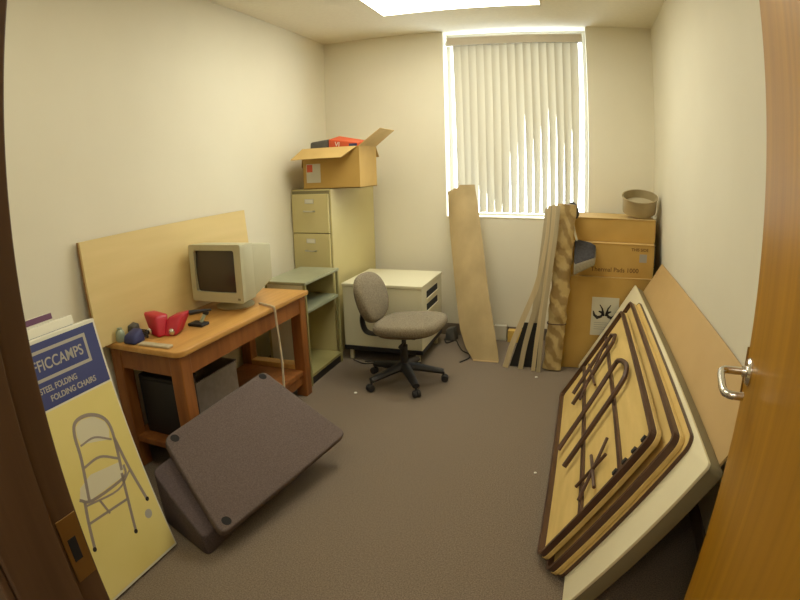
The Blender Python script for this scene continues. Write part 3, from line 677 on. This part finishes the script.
bm = NB(); hexa(bm, [(mx_ + .004, my + .0285, zb + .004), (mX - .004, my + .0285, zb + .004), (mX - .004, my + .0285, ztp - .004), (mx_ + .004, my + .0285, ztp - .004)], [(mx_ + .008, my + .14, zb + .006), (mX - .008, my + .14, zb + .006), (mX - .008, my + .14, ztp - .008), (mx_ + .008, my + .14, ztp - .008)], bev=.004)
hexa(bm, [(mx_ + .012, my + .14, zb + .01), (mX - .012, my + .14, zb + .01), (mX - .012, my + .14, ztp - .012), (mx_ + .012, my + .14, ztp - .012)], [(mx_ + .06, my + .40, zb + .06), (mX - .05, my + .40, zb + .06), (mX - .05, my + .40, ztp - .05), (mx_ + .06, my + .40, ztp - .05)], bev=.01, seg=3)
obj('housing', bm, 'monitor_beige', mo, smooth=True)
bm = NB()
for q in range(5): box(bm, (mX - .035 + q * .0, my - .001, zb + .018), (mX - .03, my + .001, zb + .026))
obj('power_button', box(NB(), (mX - .04, my - .003, zb + .016), (mX - .022, my + .0005, zb + .028), bev=.001), 'grey_edge', bz); bm.free()
bm = NB(); lathe(bm, [(.0, 0), (.115, 0), (.118, .008), (.09, .022), (.055, .034), (.06, .075), (0, .075)], Matrix.Translation(((mx_ + mX) / 2, my + .17, dz + .0005)), 28, cap=False); bmesh.ops.remove_doubles(bm, verts=bm.verts, dist=1e-5); obj('stand', bm, 'monitor_beige', mo, smooth=True)

# ------------------------------------------------------------------ clutter on the desk
z = dz + .0008
def RT(b):
    b.transform(Matrix.Translation((-1.93 - .01, 1.95 + .035, z)) @ Matrix.Scale(1.02, 4) @ Matrix.Translation((1.93, -1.95, -z))); return b
rg = thing('hand_tool', 'bright red plastic tool with two lobes on the near corner of the desk', 'tool', (-1.93, 2.0, dz))
bm = NB(); hexa(bm, [(-2.02, 1.90, z), (-1.93, 1.87, z), (-1.91, 1.93, z), (-2.0, 1.96, z)], [(-2.10, 1.94, z + .105), (-1.96, 1.90, z + .105), (-1.94, 1.98, z + .10), (-2.08, 2.02, z + .10)], bev=.016, seg=3); obj('grip', RT(bm), 'red_plastic', rg, smooth=True)
bm = NB(); hexa(bm, [(-1.925, 1.90, z), (-1.86, 1.93, z), (-1.89, 2.02, z), (-1.94, 1.98, z)], [(-1.93, 1.95, z + .085), (-1.85, 1.99, z + .10), (-1.87, 2.09, z + .10), (-1.95, 2.05, z + .085)], bev=.014, seg=3); obj('body', RT(bm), 'red_plastic', rg, smooth=True)
for p in ((-2.01, 1.885, z + .026), (-1.875, 1.915, z + .026)):
    bm = NB(); lathe(bm, [(0, -.006), (.015, -.006), (.017, 0), (.010, .006), (0, .007)], frame(p, (1, .3, 0), (0, 0, 1)), 16, cap=False); bmesh.ops.remove_doubles(bm, verts=bm.verts, dist=1e-5); obj('disc', RT(bm), 'chrome', rg, smooth=True, label='silver disc')
bm = NB(); tube(bm, [(-1.87, 2.06, z + .085), (-1.82, 2.10, z + .088), (-1.775, 2.13, z + .09)], [.014, .010, .005], 10); obj('nozzle', RT(bm), 'black_plastic', rg, smooth=True)
wc = thing('webcam', 'little black gadget with a round head standing before the monitor', 'gadget', (-1.86, 2.22, dz))
obj('base', box(NB(), (-1.93, 2.13, z), (-1.83, 2.20, z + .016), frame((0, 0, 0), (1, 0, 0), (0, 1, 0)), bev=.004), 'black_plastic', wc)
bm = NB(); tube(bm, [(-1.865, 2.17, z + .016), (-1.86, 2.20, z + .05)], .010, 8); obj('neck', bm, 'clear_green', wc, smooth=True)
bm = NB(); bmesh.ops.create_uvsphere(bm, u_segments=14, v_segments=10, radius=.019, matrix=Matrix.Translation((-1.858, 2.21, z + .062))); obj('head', bm, 'black_plastic', wc, smooth=True)
bm = NB(); hexa(bm, [(-2.08, 1.665, z), (-1.985, 1.665, z), (-1.99, 1.76, z), (-2.08, 1.76, z)], [(-2.07, 1.675, z + .045), (-1.995, 1.675, z + .04), (-2.0, 1.75, z + .07), (-2.07, 1.75, z + .065)], bev=.014, seg=3)
bm.transform(Matrix.Translation((.006, .10, 0)))
o = obj('cloth_pouch', bm, 'navy', smooth=True); tag(o, 'dark blue pouch lying left of the red tool on the desk', 'pouch')
pts = [(-2.04 + .032 * math.cos(a) * (1 + .12 * math.sin(3 * a))+ 0, 1.885 + .025 * math.sin(a), z + .005 + .009 * (a / 6.28)) for a in (q * .35 for q in range(64))]
bm = NB(); tube(bm, pts, .004, 6); o = obj('coiled_cable', bm, 'black_plastic', smooth=True); tag(o, 'black coiled cable between the blue pouch and the red tool', 'cable')
bm = NB(); lathe(bm, [(0, 0), (.024, 0), (.026, .01), (.024, .05), (.014, .062), (.014, .07), (0, .071)], Matrix.Translation((-2.118, 1.80, z)), 16, cap=False); bmesh.ops.remove_doubles(bm, verts=bm.verts, dist=1e-5)
o = obj('small_bottle', bm, 'clear_green', smooth=True); tag(o, 'small pale green bottle standing between blue pouch and wall board', 'bottle')
bm = NB(); box(bm, (-.06, -.035, 0), (.06, .035, .028), Matrix.Translation((-2.06, 1.80, z)) @ Matrix.Rotation(.3, 4, 'Z'), bev=.004)
bm.transform(Matrix.Translation((.0, .0, 0)))
bm.free()
bm = NB(); box(bm, (-.10, -.02, 0), (.10, .02, .012), Matrix.Translation((-1.865, 1.80, z)) @ Matrix.Rotation(.05, 4, 'Z'), bev=.003)
o = obj('flat_ruler', bm, 'grey_wood'); tag(o, 'flat wooden strip lying along the near edge of the desk', 'strip')
bm = NB(); hexa(bm, [(-2.14, 1.87, z), (-2.085, 1.87, z), (-2.085, 1.925, z), (-2.14, 1.925, z)], [(-2.136, 1.874, z + .06), (-2.09, 1.874, z + .055), (-2.09, 1.92, z + .065), (-2.136, 1.92, z + .07)], bev=.006)
o = obj('adapter_brick', bm, 'dark_grey', smooth=True); tag(o, 'dark grey power adapter against the wall board beside the small bottle', 'adapter')

# ------------------------------------------------------------------ swivel chair
cc = Vector((-1.13, 3.385, 0)); yaw = math.radians(-4)
ch = thing('swivel_chair', 'brown upholstered swivel chair on a black five-star base', 'chair', tuple(cc))
C4 = Matrix.Translation(cc) @ Matrix.Rotation(yaw, 4, 'Z')   # local +x = where the sitter looks
for q in range(5):
    an = math.radians(-128 + 72 * q); dx, dy = math.cos(an), math.sin(an); e = cc + Vector((dx, dy, 0)) * .275
    bm = NB(); tube(bm, [cc + Vector((dx * .02, dy * .02, .125)), cc + Vector((dx * .14, dy * .14, .105)), e + Vector((0, 0, .078))], [.042, .034, .026], 10, flat=.75); arm = obj('base_arm', bm, 'black_plastic', ch, smooth=True)
    sd = Vector((-dy, dx, 0))
    cs = NB(); tube(cs, [e + Vector((0, 0, .075)), e + Vector((0, 0, .045))], .008, 8); merge_c = None
    for s in (-1, 1): lathe(cs, [(0, -.011), (.022, -.011), (.0255, -.006), (.0255, .006), (.022, .011), (0, .011)], frame(e + sd * .014 * s + Vector((dx * .01, dy * .01, .0255)), (dx, dy, 0), (0, 0, 1)), 18, cap=False)
    obj('caster', cs, 'black_rubber', arm, smooth=True)
bm = NB(); lathe(bm, [(0, .085), (.036, .085), (.038, .14), (.03, .15), (.026, .155), (.026, .28), (.016, .285), (.016, .35), (0, .35)], Matrix.Translation(cc), 20, cap=False); obj('gas_column', bm, 'black_plastic', ch, smooth=True)
bm = NB(); box(bm, (-.11, -.07, .345), (.11, .07, .385), C4, bev=.006); mc = obj('mechanism', bm, 'black_plastic', ch)
bm = NB(); tube(bm, [C4 @ Vector((.05, -.06, .365)), C4 @ Vector((.06, -.16, .35)), C4 @ Vector((.06, -.21, .335))], [.006, .006, .014], 8); obj('height_lever', bm, 'black_plastic', mc, smooth=True)
def cushion(xl, xh, yl, yh, n_=3): pass
def pad(F, a, b, th, n_=14, m_=5, pw=2.6, dome=.35, curve=0.0):
    """soft superellipse pad in frame F: x half a, y half b, thickness th along z"""
    t = bmesh.new(); seg = 36; rings = []
    levels = [(-.5, .90), (-.42, .965), (-.2, 1.0), (.1, 1.0), (.32, .975), (.44, .93), (.5, .84)]
    for lv, sc in levels:
        r_ = []
        for j in range(seg):
            an = 2 * PI * j / seg; c, s = math.cos(an), math.sin(an)
            x = a * sc * math.copysign(abs(c) ** (2 / pw), c); y = b * sc * math.copysign(abs(s) ** (2 / pw), s)
            r_.append(t.verts.new((x, y, lv * th + curve * (y / b) ** 2)))
        rings.append(r_)
    for A_, Bq in zip(rings, rings[1:]):
        for j in range(seg): t.faces.new((A_[j], A_[(j + 1) % seg], Bq[(j + 1) % seg], Bq[j]))
    top = rings[-1]
    for sc, zz in ((.55, .56), (.25, .60)):
        nr = [t.verts.new((v.co.x * sc / .84 * 1.0, v.co.y * sc / .84, zz * th + curve * (v.co.y * sc / .84 / b) ** 2)) for v in rings[6]]
        for j in range(seg): t.faces.new((top[j], top[(j + 1) % seg], nr[(j + 1) % seg], nr[j]))
        top = nr
    t.faces.new(top); t.faces.new(rings[0][::-1]); bmesh.ops.recalc_face_normals(t, faces=t.faces)
    bm = NB(); merge(bm, t, F); return bm
obj('seat', pad(C4 @ Matrix.Translation((.055, 0, .440)) @ Matrix.Rotation(math.radians(-4), 4, 'Y'), .235, .235, .07, pw=3.4), 'chair_cloth', ch, smooth=True)
obj('seat_shell', pad(C4 @ Matrix.Translation((.04, 0, .396)) @ Matrix.Rotation(math.radians(-4), 4, 'Y'), .215, .205, .03), 'chair_cloth_dark', ch, smooth=True)
Fbk = C4 @ frame((-.225, 0, .612), (0, 1, 0), (-.30, 0, 1))      # z points to the sitter (+x)
bk = obj('backrest', pad(Fbk, .20, .175, .06, pw=2.5, curve=-.02), 'chair_cloth', ch, smooth=True)
obj('back_shell', pad(Fbk @ Matrix.Translation((0, 0, -.035)), .185, .16, .02, pw=2.5), 'chair_cloth_dark', ch, smooth=True)
bm = NB(); tube(bm, [C4 @ Vector(p) for p in spline([(-.08, 0, .36), (-.20, 0, .34), (-.285, 0, .35), (-.315, 0, .42), (-.305, 0, .50), (-.285, 0, .60)], 5)], .030, 10, flat=.5)
obj('back_bar', bm, 'black_plastic', ch, smooth=True)
# cords on the floor by the cabinet
bm = NB(); tube(bm, spline([(-1.085, 4.38, .006), (-1.04, 4.28, .006), (-.98, 4.36, .006), (-.93, 4.25, .006), (-.87, 4.12, .006), (-.80, 4.05, .006), (-.78, 3.96, .006), (-.83, 3.85, .006)], 7), .005, 6)
o = obj('electric_cable', bm, 'black_rubber', smooth=True); tag(o, 'black cord on the carpet from the cream cabinet to the cardboard sheet', 'cable')
bm = NB(); hexa(bm, [(-1.08, 4.36, .0), (-.98, 4.34, .0), (-.97, 4.44, .0), (-1.07, 4.46, .0)], [(-1.07, 4.37, .10), (-1.0, 4.36, .12), (-.99, 4.43, .12), (-1.06, 4.45, .10)], bev=.012, seg=2)
o = obj('power_strip', bm, 'dark_grey', smooth=True); tag(o, 'dark plug block on the floor behind the cream cabinet corner', 'plug')
bm = NB(); tube(bm, spline([(-1.66, 3.70, .006), (-1.55, 3.64, .006), (-1.45, 3.67, .006), (-1.35, 3.60, .006), (-1.24, 3.66, .006), (-1.3, 3.70, .006), (-1.44, 3.70, .012), (-1.56, 3.69, .006)], 7), .005, 6)
o = obj('electric_cable', bm, 'black_rubber', smooth=True); tag(o, 'tangled black cord on the carpet under the swivel chair', 'cable')

# ------------------------------------------------------------------ upholstered slabs in the front left
Bq, Rq, Tq, Lq = Vector((-1.243, 1.348, .12)), Vector((-1.074, 2.253, .18)), Vector((-1.596, 2.333, .438)), Vector((-1.695, 1.577, .368))
nq = (Rq - Bq).cross(Tq - Bq).normalized(); nq = nq if nq.z > 0 else -nq
def rounded(quad, r, seg=5):
    out = []
    n_ = len(quad)
    for i in range(n_):
        p, a, b = quad[i], quad[i - 1], quad[(i + 1) % n_]; u = (a - p).normalized() * r; v = (b - p).normalized() * r
        for q in range(seg + 1):
            t_ = q / seg; out.append((p + u) * (1 - t_) ** 2 + p * 2 * t_ * (1 - t_) + (p + v) * t_ ** 2)
    return out
us = thing('upholstered_slab', 'grey cloth-covered slab with dark corner holes, tilted against the block below', 'cushion', (-1.40, 1.85, 0))
qd = rounded([Bq, Rq, Tq, Lq], .045)
bm = NB(); hexa(bm, [p - nq * .044 for p in qd], qd, bev=.010, seg=3); obj('slab_body', bm, 'grey_carpet_cloth', us, smooth=True)
cen = (Bq + Rq + Tq + Lq) / 4
for p, f in ((Bq, .15), (Tq, .06), (Lq, .11), (Rq, .06)):
    if p is Rq: continue
    c = p + (cen - p).normalized() * (.055 if p is not Bq else .075)
    x_ = (Rq - Bq).normalized(); bm = NB(); lathe(bm, [(0, -.004), (.022, -.004), (.022, .0010), (.0, .0012)], frame(c, x_, nq.cross(x_)), 18, cap=False); bmesh.ops.remove_doubles(bm, verts=bm.verts, dist=1e-5)
    obj('corner_socket', bm, 'dark_hole', us, smooth=True)
def under(x, y, d): # height of the slab's lower face above x, y
    return Bq.z - (nq.x * (x - Bq.x) + nq.y * (y - Bq.y)) / nq.z - d / nq.z
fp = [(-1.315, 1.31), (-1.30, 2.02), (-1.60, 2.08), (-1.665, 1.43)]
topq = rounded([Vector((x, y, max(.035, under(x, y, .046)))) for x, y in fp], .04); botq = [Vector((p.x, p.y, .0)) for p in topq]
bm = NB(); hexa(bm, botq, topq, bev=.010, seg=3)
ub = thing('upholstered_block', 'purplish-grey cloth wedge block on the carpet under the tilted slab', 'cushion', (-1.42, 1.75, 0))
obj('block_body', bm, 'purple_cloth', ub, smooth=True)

# ------------------------------------------------------------------ carton with chair picture in the left foreground, cartons behind
Us = Vector((-.2, 0, .98)).normalized()
def carton_frame(x, y): return frame((x, y, 0), (0, -1, 0), Us)   # x = towards camera from the far edge, y = up, z = ?
SF = Matrix(((0, Us.x, .98 / Us.length if False else 0, 0),) * 4) if False else None
rd = Vector((0, 1, 0)); nrm_ = rd.cross(Us).normalized()           # reading direction, up, out to the room
S0 = Vector((-1.487, 1.31, .012))
def SP(b, a, c=0.0): return S0 - rd * b + Us * a + nrm_ * c          # b from far edge towards camera, a up, c out
SM = frame(S0, rd, Us)                                              # local x = -b, y = a, z = out
WS = .485; HS = 1.022
sg = thing('chair_carton', 'flat white carton with a yellow front picturing a folding chair, leaning left in front', 'carton', (-1.6, 1.07, 0))
obj('carton_body', box(NB(), (-WS, 0, -.06), (0, HS, -.0006), SM, bev=.003), 'sign_white', sg)
def decal(name, poly, mat, c, parent, th=.0006):
    bm = NB(); prism(bm, [(-b, a) for b, a in poly], c, c + th, SM); return obj(name, bm, mat, parent)
yl = decal('yellow_panel', [(.008, .012), (.477, .012), (.477, .768), (.008, .768)], 'sign_yellow', -.0005, sg)
bl = decal('blue_header', [(.010, .775), (.475, .775), (.475, 1.008), (.010, 1.008)], 'sign_blue', -.0005, sg)
bm = NB(); ring(bm, [(-.066, .872), (-.425, .872), (-.425, .982), (-.066, .982)], [(-.078, .884), (-.413, .884), (-.413, .970), (-.078, .970)], .0002, .001, SM); obj('title_frame', bm, 'sign_grey', bl)
def ST(b, a): return frame(SP(b, a, .0006), rd, Us)
text('title', 'OFFICCAMPS', .056, ST(.238, .926), 'sign_grey', bl, sx=.88)
text('subtitle', 'STEEL FOLDING', .030, ST(.25, .842), 'sign_grey', bl, sx=.85)
text('subtitle', 'FOLDING CHAIRS', .030, ST(.19, .805), 'sign_grey', bl, sx=.95)
# the pictured chair: outline tubes flattened on the face, pale seat and back panels
def stroke(bm, pts, r_=.007, n_=5, sm=True):
    P = spline([(p[0], p[1], 0) for p in pts], n_) if sm and len(pts) > 2 else [Vector((p[0], p[1], 0)) for p in pts]
    t = bmesh.new(); a = []; b = []
    for i, p in enumerate(P):
        d = (P[min(i + 1, len(P) - 1)] - P[max(i - 1, 0)]).normalized(); nn = Vector((-d.y, d.x, 0)) * r_
        for lst, s in ((a, 1), (b, -1)):
            c = p + nn * s; lst.append(t.verts.new((-c.x, c.y, .0003)))
    for i in range(len(P) - 1): t.faces.new((a[i], a[i + 1], b[i + 1], b[i]))
    r2 = bmesh.ops.extrude_face_region(t, geom=t.faces[:]); bmesh.ops.translate(t, vec=(0, 0, .0006), verts=[v for v in r2['geom'] if isinstance(v, bmesh.types.BMVert)])
    bmesh.ops.recalc_face_normals(t, faces=t.faces); merge(bm, t, SM)
pc = decal('picture_back', [(.255, .635), (.245, .67), (.215, .687), (.150, .676), (.105, .635), (.10, .60), (.115, .565), (.25, .605)], 'sign_panel', .0001, yl)
decal('picture_seat', [(.352, .425), (.33, .462), (.262, .485), (.115, .465), (.10, .44), (.125, .405), (.31, .40)], 'sign_panel', .0001, yl)
bm = NB()
stroke(bm, [(.315, .40), (.275, .55), (.262, .65), (.235, .69), (.17, .690), (.11, .655), (.088, .60), (.10, .50), (.115, .43)])
stroke(bm, [(.255, .60), (.18, .602), (.105, .56)], .004); stroke(bm, [(.285, .52), (.19, .525), (.11, .48)], .005)
stroke(bm, [(.355, .425), (.30, .395), (.12, .40), (.095, .445)], .006)
stroke(bm, [(.335, .41), (.36, .33), (.385, .235)]); stroke(bm, [(.12, .42), (.145, .30), (.17, .185)]); stroke(bm, [(.09, .56), (.075, .42), (.052, .27)]); stroke(bm, [(.27, .38), (.25, .31)], .005)
stroke(bm, [(.36, .325), (.25, .32), (.14, .315)], .005, sm=False); stroke(bm, [(.335, .39), (.17, .37), (.08, .41)], .004)
obj('picture_outline', bm, 'sign_line', yl)
for b, a in ((.388, .228), (.172, .178), (.050, .262)):
    bm = NB(); prism(bm, [(-b + .010 * math.cos(q * PI / 5), a + .010 * math.sin(q * PI / 5)) for q in range(10)], .0003, .001, SM); obj('picture_foot', bm, 'ink_black', yl)
bm = NB(); prism(bm, [(-.075 + .02 * math.cos(q * PI / 8), .205 + .02 * math.sin(q * PI / 8)) for q in range(16)], .0002, .0008, SM); obj('round_mark', bm, 'sign_grey', yl)
# cartons behind, standing parallel
for i, (dx, far, hgt, lab) in enumerate(((-.064, 1.255, 1.045, 'white carton edge right behind the chair-picture carton'), (-.128, 1.20, 1.075, 'white carton with purple top stripe, second behind the chair-picture carton'))):
    m_ = frame((S0.x + dx, far, .012), rd, Us)
    cs = thing('chair_carton', lab, 'carton', (S0.x + dx - .1, far - .24, 0))
    obj('carton_body', box(NB(), (-WS, 0, -.06), (0, hgt - (0.012 if i else 0), -.0006), m_, bev=.003), 'sign_white', cs)
    if i: obj('top_stripe', box(NB(), (-WS, hgt - .035, -.0004), (0, hgt - .012, .0006), m_), 'purple_edge', cs)
    else: obj('front_print', box(NB(), (-WS + .01, .78, -.0004), (-.01, 1.01, .0006), m_), 'sign_blue', cs)

# ------------------------------------------------------------------ scraps on the carpet
def scrap(x, y, r_, lab, seed):
    rnd = random.Random(seed); bm = NB(); bmesh.ops.create_icosphere(bm, subdivisions=2, radius=r_)
    for v in bm.verts: v.co = Vector((v.co.x * rnd.uniform(.7, 1.2), v.co.y * rnd.uniform(.7, 1.2), v.co.z * .45 * rnd.uniform(.8, 1.1)))
    bm.transform(Matrix.Translation((x, y, r_ * .45 + .001)))
    o = obj('paper_scrap', bm, 'paper_white'); tag(o, lab, 'scrap', 'white scraps on the carpet')
scrap(-1.39, 3.10, .012, 'white scrap on the carpet left of the swivel chair base', 1)
scrap(-.22, 3.67, .012, 'white scrap on the carpet before the wrapped bundle', 2)
scrap(-.11, 2.38, .008, 'tiny white scrap on the carpet beside the front folding table', 3)
